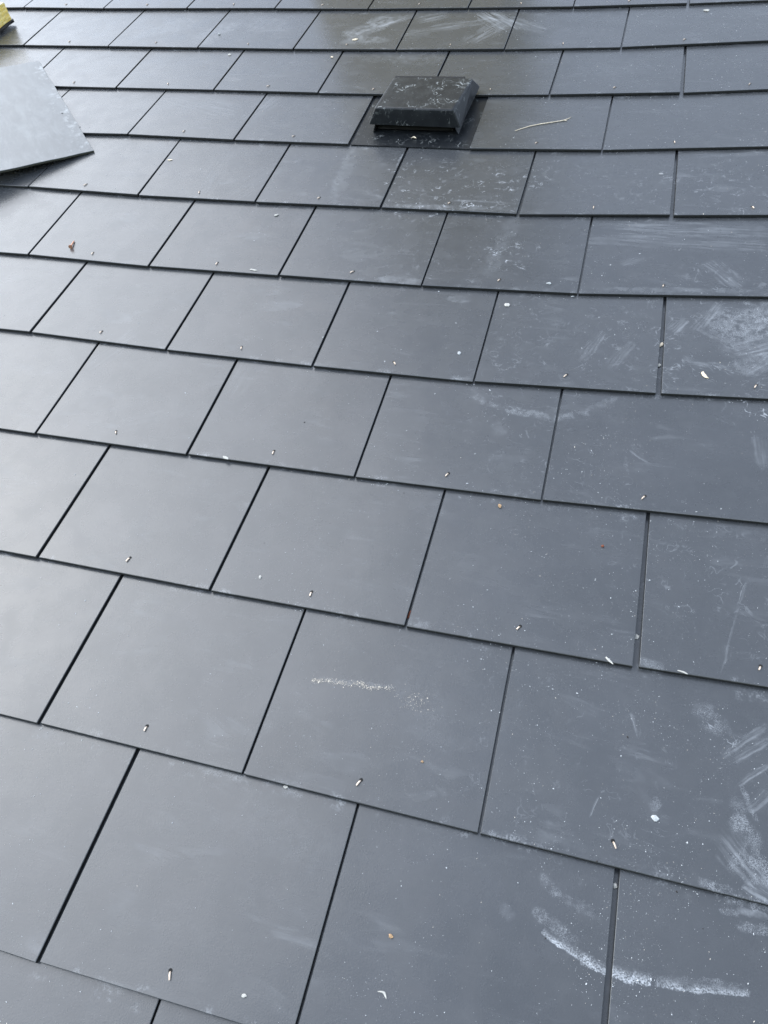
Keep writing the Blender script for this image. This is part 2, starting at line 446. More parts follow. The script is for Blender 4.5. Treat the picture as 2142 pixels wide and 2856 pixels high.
def slate_mat(name, smears, haze_w=1.0):
    k = NT(name)
    tc = k.n('ShaderNodeTexCoord', object=roof)
    P = tc.outputs['Object']
    info = k.n('ShaderNodeObjectInfo').outputs['Random']
    uv = k.n('ShaderNodeUVMap').outputs[0]
    uvs = k.sep(uv)
    # base colour: blue grey body with slow blotches and a little change from slate to slate
    slow = k.noise(P, 6.5, 4, .6)
    blot = k.noise(P, 38, 5, .62)
    base = k.mix(k.rng(slow, .3, .7), (0.042, 0.046, 0.052), (0.052, 0.056, 0.063))
    base = k.mix(k.math('MULTIPLY', info, .75), base, (0.057, 0.061, 0.067))
    base = k.mix(k.math('MULTIPLY', k.rng(blot, .45, .75), .12), base, (0.10, 0.106, 0.113))
    # dust settled on the face
    fine = k.rng(k.noise(P, 1500, 2, .6), .55, .75)
    film = k.rng(k.noise(P, 11, 5, .62, .4), .42, .80)
    d0 = k.math('MULTIPLY', k.math('MULTIPLY', fine, film), .16)
    # dust caught along the tail edge and under the next tail
    tn = k.rng(k.noise(P, 26, 5, .7), .53, .70)
    tg = k.rng(k.noise(P, 420, 3, .6), .40, .60)
    tail = k.math('MULTIPLY', k.rng(uvs[1], .001, .012, 1, 0), k.math('MULTIPLY', tn, tg))
    headm = k.math('MULTIPLY', k.rng(k.math('ABSOLUTE', k.math('SUBTRACT', uvs[1], GAUGE - .004)), .002, .012, 1, 0), k.math('MULTIPLY', tn, tg))
    d1 = k.math('MULTIPLY', k.maxi(tail, headm), .30)
    # faint wiped marks from hands and sleeves, each slate its own
    off = k.n('ShaderNodeCombineXYZ'); k.put(off.inputs[2], k.math('MULTIPLY', info, 40.0)); k.put(off.inputs[0], k.math('MULTIPLY', info, 9.0))
    pv = k.n('ShaderNodeVectorMath', operation='ADD'); k.put(pv.inputs[0], k.map(P, rot=(0, 0, .7), scl=(9, 34, 1))); k.put(pv.inputs[1], off.outputs[0])
    w1 = k.rng(k.noise(pv.outputs[0], 1.0, 6, .62, .9), .50, .80)
    w2 = k.rng(k.noise(P, 9, 3, .6), .42, .70)
    d2 = k.math('MULTIPLY', k.math('MULTIPLY', w1, w2), .13)
    dust = k.maxi(d0, d1, d2)
    if smears:
        wv = k.n('ShaderNodeTexNoise'); k.put(wv.inputs['Vector'], P)
        wv.inputs['Scale'].default_value = 26; wv.inputs['Detail'].default_value = 3
        sub = k.n('ShaderNodeVectorMath', operation='SUBTRACT'); k.put(sub.inputs[0], wv.outputs['Color']); sub.inputs[1].default_value = (.5, .5, .5)
        scl = k.n('ShaderNodeVectorMath', operation='SCALE'); k.put(scl.inputs[0], sub.outputs[0]); scl.inputs['Scale'].default_value = 0.009
        add = k.n('ShaderNodeVectorMath', operation='ADD'); k.put(add.inputs[0], P); k.put(add.inputs[1], scl.outputs[0])
        wp = add.outputs[0]
        keep = 1.0
        for sm in smears:
            v = add_smear(k, P, wp, sm)
            dust = k.math('SUBTRACT', 1.0, k.math('MULTIPLY', k.math('SUBTRACT', 1.0, dust), k.math('SUBTRACT', 1.0, v)))
    dust = k.math('MINIMUM', dust, .92)
    k.put(k.b.inputs['Base Color'], k.mix(dust, base, (0.50, 0.53, 0.57)))
    rough = k.math('ADD', k.rng(k.noise(P, 16, 5, .6), .25, .75, ROUGH - .045, ROUGH + .05), k.math('MULTIPLY', w1, .05))
    k.put(k.b.inputs['Roughness'], k.math('ADD', rough, k.math('MULTIPLY', dust, .30), clamp=True))
    k.b.inputs['IOR'].default_value = SLATE_IOR
    # relief: fine moulded grain, faint brush marks, slow undulation
    h1 = k.noise(P, 620, 2, .55)
    h2 = k.noise(k.map(P, (0, 0, 0), (0, 0, .15), (30, 120, 1)), 1.0, 3, .6)
    h3 = k.noise(P, 7.0, 2, .5)
    h = k.math('ADD', k.math('MULTIPLY', h1, .00012), k.math('ADD', k.math('MULTIPLY', h2, .00010), k.math('MULTIPLY', h3, .0011)))
    bp = k.n('ShaderNodeBump'); bp.inputs['Strength'].default_value = 1.0; bp.inputs['Distance'].default_value = 1.0
    k.put(bp.inputs['Height'], h)
    k.put(k.b.inputs['Normal'], bp.outputs[0])
    return k.m

ROUGH, SLATE_IOR = 0.265, 1.68
SLATE = slate_mat('slate_face', [])
EDGE = plain('slate_edge', (0.011, 0.012, 0.012), .75, var=.3, scale=400)
COPPER = plain('copper', (0.74, 0.61, 0.50), .45, metal=.5, var=.12, scale=500)
HOLE = plain('rivet_hole', (0.006, 0.006, 0.006), .9)
UNDER = plain('roofing_underlay', (0.03, 0.03, 0.032), .8, var=.3, scale=30)

# underlay on the deck below the slates
zx = -STEP * 1.5 - THICK - 0.006
ux0, ux1, uy0, uy1 = -1.0, 2.40, -3.15, 0.95
dv = [(x, y, z) for z in (zx - .03, zx) for y in (uy0, uy1) for x in (ux0, ux1)]
mesh_obj('underlay', dv, [(0, 2, 3, 1), (4, 5, 7, 6), (0, 1, 5, 4), (2, 6, 7, 3), (0, 4, 6, 2), (1, 3, 7, 5)], UNDER, roof)

def slate_mesh(bl, br, tl, tr, z_of, lift, mat):
    """bl/br: tail corners, tl/tr: head corners (roof frame, xy)"""
    o = Vector((bl[0], bl[1], 0))
    B = 0.0007
    P4 = [Vector((*bl, 0)), Vector((*br, 0)), Vector((*tr, 0)), Vector((*tl, 0))]
    ss = [0.0, 0.0, (P4[2] - P4[1]).length, (P4[3] - P4[0]).length]
    cen = sum(P4, Vector()) / 4
    vs_, fs, uvl = [], [], []
    def z(i): return z_of(ss[i]) + lift[i]
    rings = []
    for ring, (ins, dz) in enumerate(((0, -THICK), (0, -B), (B, 0))):
        r = []
        for i, p in enumerate(P4):
            q = p.copy()
            e1 = (P4[(i + 1) % 4] - p).normalized(); e2 = (P4[i - 1] - p).normalized()
            q += (e1 + e2) * ins
            r.append(len(vs_)); vs_.append((q.x - o.x, q.y - o.y, z(i) + dz))
        rings.append(r)
    a, b, c = rings
    for i in range(4):
        j = (i + 1) % 4
        fs.append((a[i], a[j], b[j], b[i])); fs.append((b[i], b[j], c[j], c[i]))
    fs.append(tuple(c)); fs.append(tuple(a[::-1]))
    mid = [1, 0] * 4 + [0, 1]
    ob = mesh_obj('slate', vs_, fs, [mat, EDGE], roof, mid)
    ob.location = o
    uvd = ob.data.uv_layers.new(name='UVMap')
    lenx = (P4[1] - P4[0]).length
    for lp in ob.data.loops:
        v = ob.data.vertices[lp.vertex_index].co
        i = lp.vertex_index % 4
        uvd.data[lp.index].uv = (0 if i in (0, 3) else lenx, ss[i] if i > 1 else 0.0)
    return ob

def rivet(parent, x, y, z, ang, ln=.0085):
    bm = bmesh.new()
    d = Vector((math.sin(ang), -math.cos(ang), 0))
    r = .00108
    tube(bm, [Vector((0, 0, -.002)), Vector((0, 0, .0006)) , d * .0012 + Vector((0, 0, .0017)), d * (ln * .55) + Vector((0, 0, .0019)), d * ln + Vector((0, 0, .0016))],
         [r, r, r * 1.05, r, r * .9], 7)
    for f in bm.faces: f.material_index = 0
    c = bm.verts.new(-d * .0016 + Vector((0, 0, .00018)))
    ring = [bm.verts.new(-d * .0016 + Vector((math.cos(t) * .0024, math.sin(t) * .0024, .00018))) for t in [k * math.pi / 5 for k in range(10)]]
    for i in range(10):
        f = bm.faces.new((c, ring[i], ring[(i + 1) % 10])); f.material_index = 1
    o = bm_obj('rivet', bm, [COPPER, HOLE], parent)
    o.location = (x, y, z)
    return o

n_sm = 0
for n, js in courses.items():
    for ja, jb in zip(js, js[1:]):
        if n == 3 and ja.c == 4.5:
            continue                                    # the vent's own plate lies here
        def side(j, sgn):
            d = Vector((j.xt - j.xb + sgn * (j.gt - j.gb) / 2, j.yt - j.yb)).normalized()
            p = Vector((j.xb + sgn * j.gb / 2, j.yb))
            return p, d
        pa, da = side(ja, 1); pb, db = side(jb, -1)
        dy = rnd.uniform(-.0008, .0008)
        pa.y += dy; pb.y += dy + rnd.uniform(-.0006, .0006)
        dm = (da + db).normalized()
        ln = 0.594
        if n == -3: ln = .3
        ha = pa + (da * .8 + dm * .2).normalized() * ln; hb = pb + (db * .8 + dm * .2).normalized() * ln
        lf = rnd.uniform(0, .0010); tw = rnd.uniform(-.0008, .0008)
        lift = (lf + max(tw, 0), lf + max(-tw, 0), 0, 0)
        LIFTS.setdefault(n, []).append((pa.x, pb.x, lift[0], lift[1]))
        x0, x1 = pa.x - .01, pb.x + .01
        y0, y1 = pa.y - .02, pa.y + GAUGE + .02
        mine = []
        for sm in SM:
            w = sm[4]
            if max(sm[0], sm[2]) + w * .75 > x0 and min(sm[0], sm[2]) - w * .75 < x1 and max(sm[1], sm[3]) + w * .75 > y0 and min(sm[1], sm[3]) - w * .75 < y1:
                mine.append(sm)
        m = SLATE
        if mine:
            n_sm += 1
            m = slate_mat('slate_face_dusty', mine)
        s = slate_mesh(pa, pb, ha, hb, lambda q: STEP * (1 - q / GAUGE), lift, m)
        # copper rivet through the tail, above the joint of the course below
        wpx = pb.x - pa.x
        f = .5 if wpx < .36 else .151 / wpx
        f += rnd.uniform(-.008, .008)
        p = pa.lerp(pb, f) + dm * (.027 + rnd.uniform(-.002, .002))
        zz = STEP * (1 - .027 / GAUGE) + (lift[0] + (lift[1] - lift[0]) * f) * (1 - .027 / .594) + .0001
        rivet(s, p.x - pa.x, p.y - pa.y, zz, rnd.uniform(-.75, .6), rnd.uniform(.0052, .0082))
print('slates with smears', n_sm)

# ------------------------------------------------------------------ roof vent
def vent_mat():
    k = NT('vent_plastic')
    P = k.n('ShaderNodeTexCoord', object=roof).outputs['Object']
    d1 = k.math('ABSOLUTE', k.math('SUBTRACT', k.noise(k.map(P, scl=(1, .8, 1)), 42, 2, .5, 1.2), .5))
    l1 = k.math('MULTIPLY', k.rng(d1, .003, .022, 1, 0), k.rng(k.noise(P, 34, 2), .48, .64))
    bl = k.math('MULTIPLY', k.rng(k.noise(P, 160, 4, .7), .67, .76), .8)
    fl = k.math('MULTIPLY', k.rng(k.noise(P, 30, 5, .7), .35, .8), .04)
    z = k.sep(P)[2]
    topw = k.rng(z, .05, .066, .5, 1.0)
    dust = k.math('MULTIPLY', k.maxi(k.math('MULTIPLY', l1, .5), bl, fl), topw)
    k.put(k.b.inputs['Base Color'], k.mix(dust, (0.009, 0.011, 0.014), (0.58, 0.62, 0.62)))
    k.put(k.b.inputs['Roughness'], k.rng(dust, 0, 1, .36, .9)); k.b.inputs['IOR'].default_value = 1.40
    bp = k.n('ShaderNodeBump'); bp.inputs['Distance'].default_value = .0004; bp.inputs['Strength'].default_value = .5
    k.put(bp.inputs['Height'], k.noise(P, 700, 2)); k.put(k.b.inputs['Normal'], bp.outputs[0])
    return k.m
VENT = vent_mat()
VDARK = plain('vent_inside', (0.004, 0.004, 0.004), .8)
vx0, vx1 = courses[3][[j.c for j in courses[3]].index(4.5)], courses[3][[j.c for j in courses[3]].index(5.5)]
vent_o = Vector((1.520, -0.62, 0.0))
vent = empty('roof_vent', MROOF @ Matrix.Translation(vent_o))
tag(vent, 'black plastic hooded roof vent spattered with white, set among the slates', 'roof vent')
# flashing plate
ya, yb_ = vx0.yb + .003, vx1.yb + .004
xa0, xa1 = vx0.xb + .0035, vx1.xb - .0005
bm = bmesh.new()
rows = []
hl = .50
for (s, up) in ((0, 0), (hl, 0)):
    for x, yb0 in ((xa0, ya), (xa1, yb_)):
        z = STEP * (1 - s / GAUGE) * .62 - .0012 * (s > .3) - .0006
        rows.append((Vector((x, yb0 + s, z)) - vent_o))
T_ = .0024
vv = [bm.verts.new(p) for p in rows] + [bm.verts.new(p - Vector((0, 0, T_))) for p in rows]
for f in ((0, 1, 3, 2), (4, 6, 7, 5), (0, 4, 5, 1), (2, 3, 7, 6), (0, 2, 6, 4), (1, 5, 7, 3)):
    bm.faces.new([vv[i] for i in f])
bm_obj('base_plate', bm, VENT, vent)

def plate_z(y):
    s = y - ya
    return STEP * (1 - s / GAUGE) * .62 - .0006

# hood: open underneath at the front; five walls with thickness
top = [(1.4275, -.688), (1.618, -.692), (1.637, -.545), (1.437, -.541)]          # front l, front r, back r, back l  (z .068)
bot = [(1.407, -.690), (1.634, -.692), (1.641, -.478), (1.428, -.474)]
zt, zl = .0665, .028
bm = bmesh.new()
def ring(pts, zs, ins=0.0):
    c = Vector((sum(p[0] for p in pts) / 4, sum(p[1] for p in pts) / 4))
    return [bm.verts.new(Vector((p[0] + (c.x - p[0]) * ins, p[1] + (c.y - p[1]) * ins, z)) - vent_o) for p, z in zip(pts, zs)]
zb = [plate_z(p[1]) + .0008 for p in bot]
lipz = [.027, .025, zb[2] + .018, zb[3] + .018]
r_lip = ring(bot, lipz)
r_top = ring(top, [zt] * 4)
r_lip_i = ring(bot, lipz, .02)
r_top_i = ring(top, [zt - .003] * 4, .03)
for i in range(4):
    j = (i + 1) % 4
    bm.faces.new((r_lip[i], r_lip[j], r_top[j], r_top[i]))
    bm.faces.new((r_lip_i[j], r_lip_i[i], r_top_i[i], r_top_i[j]))
    bm.faces.new((r_lip[j], r_lip[i], r_lip_i[i], r_lip_i[j]))
bm.faces.new(r_top)
bm.faces.new(r_top_i[::-1])
bmesh.ops.recalc_face_normals(bm, faces=bm.faces)
te = [e for e in bm.edges if all(v in r_top for v in e.verts) and not (r_top[2] in e.verts and r_top[3] in e.verts)] + [e for e in bm.edges if any(v in r_top for v in e.verts) and any(v in r_lip for v in e.verts)]
bmesh.ops.bevel(bm, geom=te, offset=.006, segments=3, profile=.6, affect='EDGES')
hood = bm_obj('hood', bm, VENT, vent)
for p in hood.data.polygons:
    p.use_smooth = False
# side cheeks under the hood, splayed outwards to the plate
for nm, xs in (('cheek', (1.425, 1.414)), ('cheek', (1.612, 1.627))):
    bm = bmesh.new()
    dx = .002 if xs[0] < 1.5 else -.002
    for yy0, yy1 in ((-.681, -.49),):
        q = [(xs[0], yy0 + .002, .033), (xs[1], yy0, plate_z(yy0) + .0004), (xs[1], yy1, plate_z(yy1) + .0004), (xs[0], yy1, .033)]
        a = [bm.verts.new(Vector(p) - vent_o) for p in q]
        b = [bm.verts.new(Vector((p[0] + dx, p[1], p[2])) - vent_o) for p in q]
        bm.faces.new(a); bm.faces.new(b[::-1])
        for i in range(4):
            bm.faces.new((a[i], b[i], b[(i + 1) % 4], a[(i + 1) % 4]))
    bm_obj(nm, bm, VENT, vent)
# throat: the dark upstand behind the opening, with three louvre blades
bm = bmesh.new()
for x0, x1, y0, y1, z0, z1 in ((1.430, 1.608, -.655, -.50, .001, .05),):
    bmesh.ops.create_cube(bm, size=1, matrix=Matrix.Translation(Vector(((x0 + x1) / 2, (y0 + y1) / 2, (z0 + z1) / 2)) - vent_o) @ Matrix.Diagonal((x1 - x0, y1 - y0, z1 - z0, 1)))
bm_obj('throat', bm, VDARK, vent)
for i in range(2):
    bm = bmesh.new()
    bmesh.ops.create_cube(bm, size=1, matrix=Matrix.Translation(Vector((1.519, -.668, .011 + i * .010)) - vent_o) @ Matrix.Rotation(.6, 4, 'X') @ Matrix.Diagonal((.186, .013, .0012, 1)))
    bm_obj('louvre', bm, VDARK, vent)

# ------------------------------------------------------------------ chimney above the slope (just past the top of the picture; the slates mirror it)
k = NT('shaded_brick')
tc = k.n('ShaderNodeTexCoord').outputs['Object']
bt = k.n('ShaderNodeTexBrick')
o3 = k.sep(tc)
cv = k.n('ShaderNodeCombineXYZ')
k.put(cv.inputs[0], k.math('ADD', o3[0], o3[1])); k.put(cv.inputs[1], o3[2])
k.put(bt.inputs['Vector'], cv.outputs[0])
bt.inputs['Color1'].default_value = (0.38, 0.31, 0.18, 1); bt.inputs['Color2'].default_value = (0.46, 0.38, 0.23, 1); bt.inputs['Mortar'].default_value = (0.42, 0.38, 0.28, 1)
bt.inputs['Scale'].default_value = 1.0; bt.inputs['Brick Width'].default_value = .225; bt.inputs['Row Height'].default_value = .075; bt.inputs['Mortar Size'].default_value = .006
k.put(k.b.inputs['Base Color'], bt.outputs['Color']); k.b.inputs['Roughness'].default_value = .9
BRICK = k.m
CEM = plain('cement_cap', (0.34, 0.31, 0.26), .9, var=.2, scale=12)
CLAY = plain('terracotta_pot', (0.36, 0.16, 0.08), .8, var=.2, scale=12)
cb = MROOF @ Vector((1.22, .34, 0))
chim = empty('chimney', Matrix.Translation(cb))
tag(chim, 'buff brick chimney beyond the top edge, mirrored as a dull band in the slates', 'chimney')
def cbox(name, hw, y0, y1, z0, z1, mat, bev=.004):
    bm = bmesh.new()
    bmesh.ops.create_cube(bm, size=1, matrix=Matrix.Translation((0, (y0 + y1) / 2, (z0 + z1) / 2)) @ Matrix.Diagonal((hw * 2, y1 - y0, z1 - z0, 1)))
    bmesh.ops.bevel(bm, geom=bm.edges[:], offset=bev, segments=1, affect='EDGES')
    return bm_obj(name, bm, mat, chim)
cbox('stack', .33, 0, .56, -.25, 1.75, BRICK)
cbox('corbel', .365, -.035, .595, 1.755, 1.90, BRICK)
cbox('cap', .385, -.055, .615, 1.903, 1.96, CEM, .012)
for px_ in (-.16, .16):
    bm = bmesh.new()
    tube(bm, [(px_, .28, 1.962), (px_, .28, 2.0), (px_, .28, 2.22), (px_, .28, 2.24), (px_, .28, 2.28)], [.125, .115, .10, .118, .115], 20)
    bm_obj('chimney_pot', bm, CLAY, chim, False)

# ------------------------------------------------------------------ loose slate
P0, P1 = Vector((.70204, -.81432, .0075)), Vector((.29137, -.37770, .026))
sh = Vector((-.16392, -.16589, .031))
ex = (P1 - P0).normalized()
ey = sh - ex * sh.dot(ex); ey.normalize()
ez = ex.cross(ey).normalized()
if ez.z < 0: ez = -ez
k = NT('loose_slate_face')
tc = k.n('ShaderNodeTexCoord').outputs['Object']
f1 = k.rng(k.noise(k.map(tc, rot=(0, 0, .9), scl=(9, 26, 1)), 1.0, 5, .65, .5), .40, .78)
f2 = k.rng(k.noise(tc, 24, 6, .7), .52, .80)
d = k.math('ADD', .07, k.math('ADD', k.math('MULTIPLY', f1, .18), k.math('MULTIPLY', f2, .10)))
xs_ = k.sep(tc)
spot = k.math('MULTIPLY', k.rng(k.n('ShaderNodeVectorMath', operation='DISTANCE').outputs['Value'], 0, 1), 0)
band = k.math('MULTIPLY', k.rng(xs_[1], .004, .06, 1, 0), k.rng(k.noise(tc, 34, 5, .7), .45, .68))
band2 = k.math('MULTIPLY', k.rng(xs_[0], .0, .09, 1, 0), k.rng(k.noise(tc, 60, 5, .7), .55, .70))
d = k.maxi(d, k.math('MULTIPLY', k.maxi(band, band2), .62))
k.put(k.b.inputs['Base Color'], k.mix(d, (0.062, 0.07, 0.078), (0.52, 0.55, 0.57)))
k.put(k.b.inputs['Roughness'], k.math('ADD', .29, k.math('MULTIPLY', d, .25), clamp=True))
k.b.inputs['IOR'].default_value = 1.55
bp = k.n('ShaderNodeBump'); bp.inputs['Distance'].default_value = 1.0; bp.inputs['Strength'].default_value = 1
k.put(bp.inputs['Height'], k.math('ADD', k.math('MULTIPLY', k.noise(tc, 9, 4), .0012), k.math('MULTIPLY', k.noise(k.map(tc, scl=(25, 90, 1)), 1.0, 3), .00022)))
k.put(k.b.inputs['Normal'], bp.outputs[0])
LOOSE = k.m
LW, LL, LT = .303, .600, .0052
bm = bmesh.new()
# local: x along the long edge, y along the short edge, top face at z = 0
nx, ny = 24, 8
random.seed(5)
def rag(i): return random.uniform(-.0009, .0009)
outer = [(LL * i / nx, rag(i)) for i in range(nx)] + [(LL + rag(0), LW * i / ny) for i in range(ny)] + \
        [(LL * (1 - i / nx), LW + rag(i)) for i in range(nx)] + [(rag(0), LW * (1 - i / ny)) for i in range(ny)]
outer[0] = (0, 0)
tv = [bm.verts.new((x + (.0007 if x < .3 else -.0007), y + (.0007 if y < .15 else -.0007), 0)) for x, y in outer]
mv = [bm.verts.new((x, y, -.0008)) for x, y in outer]
bv = [bm.verts.new((x, y, -LT)) for x, y in outer]
ft = bm.faces.new(tv); bm.faces.new(bv[::-1]).material_index = 1
N_ = len(outer)
for i in range(N_):
    j = (i + 1) % N_
    bm.faces.new((mv[i], mv[j], tv[j], tv[i])); bm.faces.new((bv[i], bv[j], mv[j], mv[i])).material_index = 1
EDGE2 = plain('loose_slate_edge', (0.035, 0.036, 0.026), .8, var=.5, scale=300)
ls = bm_obj('loose_slate', bm, [LOOSE, EDGE2])
mloc = Matrix((ex, ey, ez)).transposed().to_4x4()
ls.matrix_world = MROOF @ Matrix.Translation(P0) @ mloc
tag(ls, 'loose dusty slate lying tilted across the courses at the left edge', 'slate')
# nail hole in it
bm = bmesh.new()
bmesh.ops.create_circle(bm, cap_ends=True, radius=.0026, segments=12)
hp = pix(173, 314, .02)
hv = (mloc.inverted() @ Matrix.Translation(-P0)) @ hp
ho = bm_obj('nail_hole', bm, HOLE, ls)
ho.location = (hv.x, hv.y, .0003)
# timber packer that props up its far side
TIMB = plain('weathered_timber', (0.30, 0.22, 0.13), .8, var=.35, scale=40, bump=.0006)
pc = P0 + ex * .30 + ey * (.292)
zs, _, _ = surf(pc.x, pc.y)
hgt = pc.z - LT - zs - .003
bm = bmesh.new()
bmesh.ops.create_cube(bm, size=1, matrix=Matrix.Translation((0, 0, hgt / 2)) @ Matrix.Diagonal((.42, .022, hgt, 1)))
bmesh.ops.bevel(bm, geom=bm.edges[:], offset=.0015, segments=1, affect='EDGES')
pk = bm_obj('timber_packer', bm, TIMB)
pk.matrix_world = on_roof(pc.x, pc.y, zs + .0028, math.atan2(ex.y, ex.x))
tag(pk, 'timber batten propping up the far side of the loose slate', 'batten')

# ------------------------------------------------------------------ yellow foam pad, top left
k = NT('yellow_foam')
tc = k.n('ShaderNodeTexCoord').outputs['Object']
f = k.noise(k.map(tc, rot=(0, .5, .4), scl=(60, 60, 150)), 1.0, 5, .65)
f2 = k.noise(tc, 260, 3, .6)
c = k.mix(k.rng(f, .38, .72), (0.88, 0.66, 0.17), (0.97, 0.84, 0.42))
c = k.mix(k.math('MULTIPLY', k.rng(f2, .58, .72), .6), c, (0.20, 0.13, 0.04))
k.put(k.b.inputs['Base Color'], c)
k.b.inputs['Roughness'].default_value = .9
bp = k.n('ShaderNodeBump'); bp.inputs['Distance'].default_value = .003; bp.inputs['Strength'].default_value = .8
k.put(bp.inputs['Height'], f2); k.put(k.b.inputs['Normal'], bp.outputs[0])
FOAM = k.m
FOAMTOP = plain('pale_foam_skin', (0.72, 0.68, 0.50), .9, var=.15, scale=120)
RUB = plain('black_rubber', (0.018, 0.018, 0.02), .5, var=.3, scale=120, bump=.0006)
pad = empty('foam_pad', on_roof(.008, -.078, STEP + .0022, math.radians(-4)))
tag(pad, 'yellow foam pad with a black rubber underside at the top left corner', 'pad')
def rough_box(name, x0, x1, y0, y1, z0, z1, mats, parent, cuts=9, amp=.0012, topmat=False):
    bm = bmesh.new()
    bmesh.ops.create_cube(bm, size=1, matrix=Matrix.Translation(((x0 + x1) / 2, (y0 + y1) / 2, (z0 + z1) / 2)) @ Matrix.Diagonal((x1 - x0, y1 - y0, z1 - z0, 1)))
    bmesh.ops.bevel(bm, geom=bm.edges[:], offset=.0015, segments=1, affect='EDGES')
    bmesh.ops.subdivide_edges(bm, edges=[e for e in bm.edges if e.calc_length() > .004], cuts=cuts, use_grid_fill=True)
    for v in bm.verts:
        v.co += Vector((rnd.gauss(0, amp), rnd.gauss(0, amp), rnd.gauss(0, amp) if v.co.z > z0 + .003 else 0)) * .5
    bm.normal_update()
    if topmat:
        for f_ in bm.faces:
            f_.material_index = 1 if f_.normal.z > .7 else 0
    return bm_obj(name, bm, mats, parent)
rough_box('foam', -.30, 0, -.26, 0, .0085, .060, [FOAM, FOAMTOP], pad, topmat=True)
rough_box('rubber_base', -.299, .004, -.262, .003, 0, .0083, [RUB], pad, amp=.0016)
# black grip resting on the pad
bm = bmesh.new()
tube(bm, [(0, 0, 0), (.004, 0, 0), (.02, 0, 0), (.08, 0, -.0005), (.12, 0, 0), (.138, 0, 0), (.142, 0, 0)], [.006, .0105, .012, .0105, .012, .0105, .006], 14)
gp = bm_obj('tool_grip', bm, RUB, smooth=True)
gp.matrix_world = on_roof(-.030, -.105, STEP + .0022 + .060 + .0115, math.radians(187))
tag(gp, 'rounded black grip lying on top of the yellow pad', 'grip')

# ------------------------------------------------------------------ copper nail
a, b = pix(197, 690, .010), pix(209, 670, .006)
d = (b - a); d.z = 0; d.normalize()
za, na, sa_ = surf(a.x, a.y)
bm = bmesh.new()
L_ = .030
tube(bm, [(0, 0, 0), (.0012, 0, 0), (.0014, 0, 0), (L_ * .8, 0, 0), (L_, 0, 0)], [.0046, .0046, .0016, .0016, .0003], 12)
NAILM = plain('copper_nail', (0.62, 0.33, 0.22), .38, metal=.75, var=.2, scale=300)
nail = bm_obj('copper_nail', bm, NAILM, smooth=False)
ang = math.atan2(d.y, d.x)
nail.matrix_world = on_roof(a.x, a.y, za + .0047, ang, 0, math.asin(.0040 / L_))
tag(nail, 'loose copper clout nail with a broad round head lying on a slate', 'nail')

# ------------------------------------------------------------------ twig
TW = plain('dry_twig', (0.60, 0.53, 0.42), .8, var=.2, scale=200)
tp = [(1436.4, 368.3), (1458, 361), (1478, 354.7), (1507, 348.5), (1530, 345), (1553.6, 341), (1573.9, 337.2), (1585.4, 332), (1592.4, 326.8)]
pts = [pix(u, v, .004) for u, v in tp]
base = pts[0].copy()
zs_ = [surf(p.x, p.y)[0] for p in pts]
r_ = [.0008, .0010, .0011, .0012, .0012, .0011, .0012, .0008, .0005]
pts = [Vector((p.x - base.x, p.y - base.y, z + r + .0003)) for p, z, r in zip(pts, zs_, r_)]
tw = empty('twig', on_roof(base.x, base.y, 0))
tag(tw, 'thin pale dry twig lying on the slate right of the vent', 'twig')
bm = bmesh.new(); tube(bm, pts, r_, 7); bm_obj('stem', bm, TW, tw, True)
q0 = pts[6]; q1 = pix(1581, 338.3, .004); z1_ = surf(q1.x, q1.y)[0]
bm = bmesh.new(); tube(bm, [q0, Vector((q1.x - base.x, q1.y - base.y, z1_ + .0012))], [.0012, .0007], 6); bm_obj('side_shoot', bm, TW, tw, True)

# ------------------------------------------------------------------ chips and splinters one can pick out
CW = plain('white_chip', (0.48, 0.47, 0.44), .85, var=.15, scale=300)
CC = plain('cream_chip', (0.72, 0.62, 0.48), .85, var=.2, scale=300)
CT = plain('tan_chip', (0.42, 0.27, 0.15), .85, var=.3, scale=300)
CG = plain('grey_chip', (0.42, 0.44, 0.45), .85, var=.2, scale=300)
CD = plain('dull_grit', (0.24, 0.25, 0.26), .9, var=.3, scale=400)
CR = plain('rust_chip', (0.20, 0.06, 0.03), .85, var=.3, scale=300)
def chip(u, v, lx, ly, lz, ang, mat, label, cat='chip', name='stone_chip', gap=False, seed=0, bend=0.0):
    p = pix(u, v, .004)
    z, n, s = surf(p.x, p.y)
    if gap: z -= STEP * .93
    r = random.Random(seed + int(u * 7 + v))
    bm = bmesh.new()
    bmesh.ops.create_icosphere(bm, subdivisions=2, radius=.5)
    off = Vector((r.uniform(0, 99), r.uniform(0, 99), r.uniform(0, 99)))
    from mathutils import noise as mn
    for w in bm.verts:
        q = w.co * (1 + .55 * mn.noise(w.co * 2.4 + off) + .2 * mn.noise(w.co * 6 + off))
        q.z = max(q.z, -.34)
        x = q.x * lx / 1000
        w.co = Vector((x, q.y * ly / 1000 + bend * (x * x) / (lx / 1000), q.z * lz / 1000))
    mz = min(w.co.z for w in bm.verts)
    for w in bm.verts: w.co.z -= mz
    o = bm_obj(name, bm, mat)
    o.matrix_world = on_roof(p.x, p.y, z + .00035, math.radians(ang))
    tag(o, label, cat)
    return o
chip(991, 115, 17, 7, 5, 25, CC, 'long cream chip, largest on the slates above the vent, near a tail edge')
chip(612, 98, 8, 7, 4, 0, CG, 'small grey chip on a pale slate left of the big cream chip')
chip(640, 151, 8, 9, 3, 0, CW, 'white heart-shaped chip just below a tail edge, up and left of the vent')
chip(926, 158, 7, 9, 3, 30, CC, 'pale chip lying just below the big cream chip, one course down')
chip(1971, 28, 15, 8, 4, -10, CW, 'white chip at the top right corner of the roof')
chip(474, 446, 13, 5, 2, 10, CC, 'star-like cream splash of grit right of the loose slate', 'grit')
chip(770, 598, 10, 6, 3, 30, CW, 'white oval chip just below a tail, right of the copper nail')
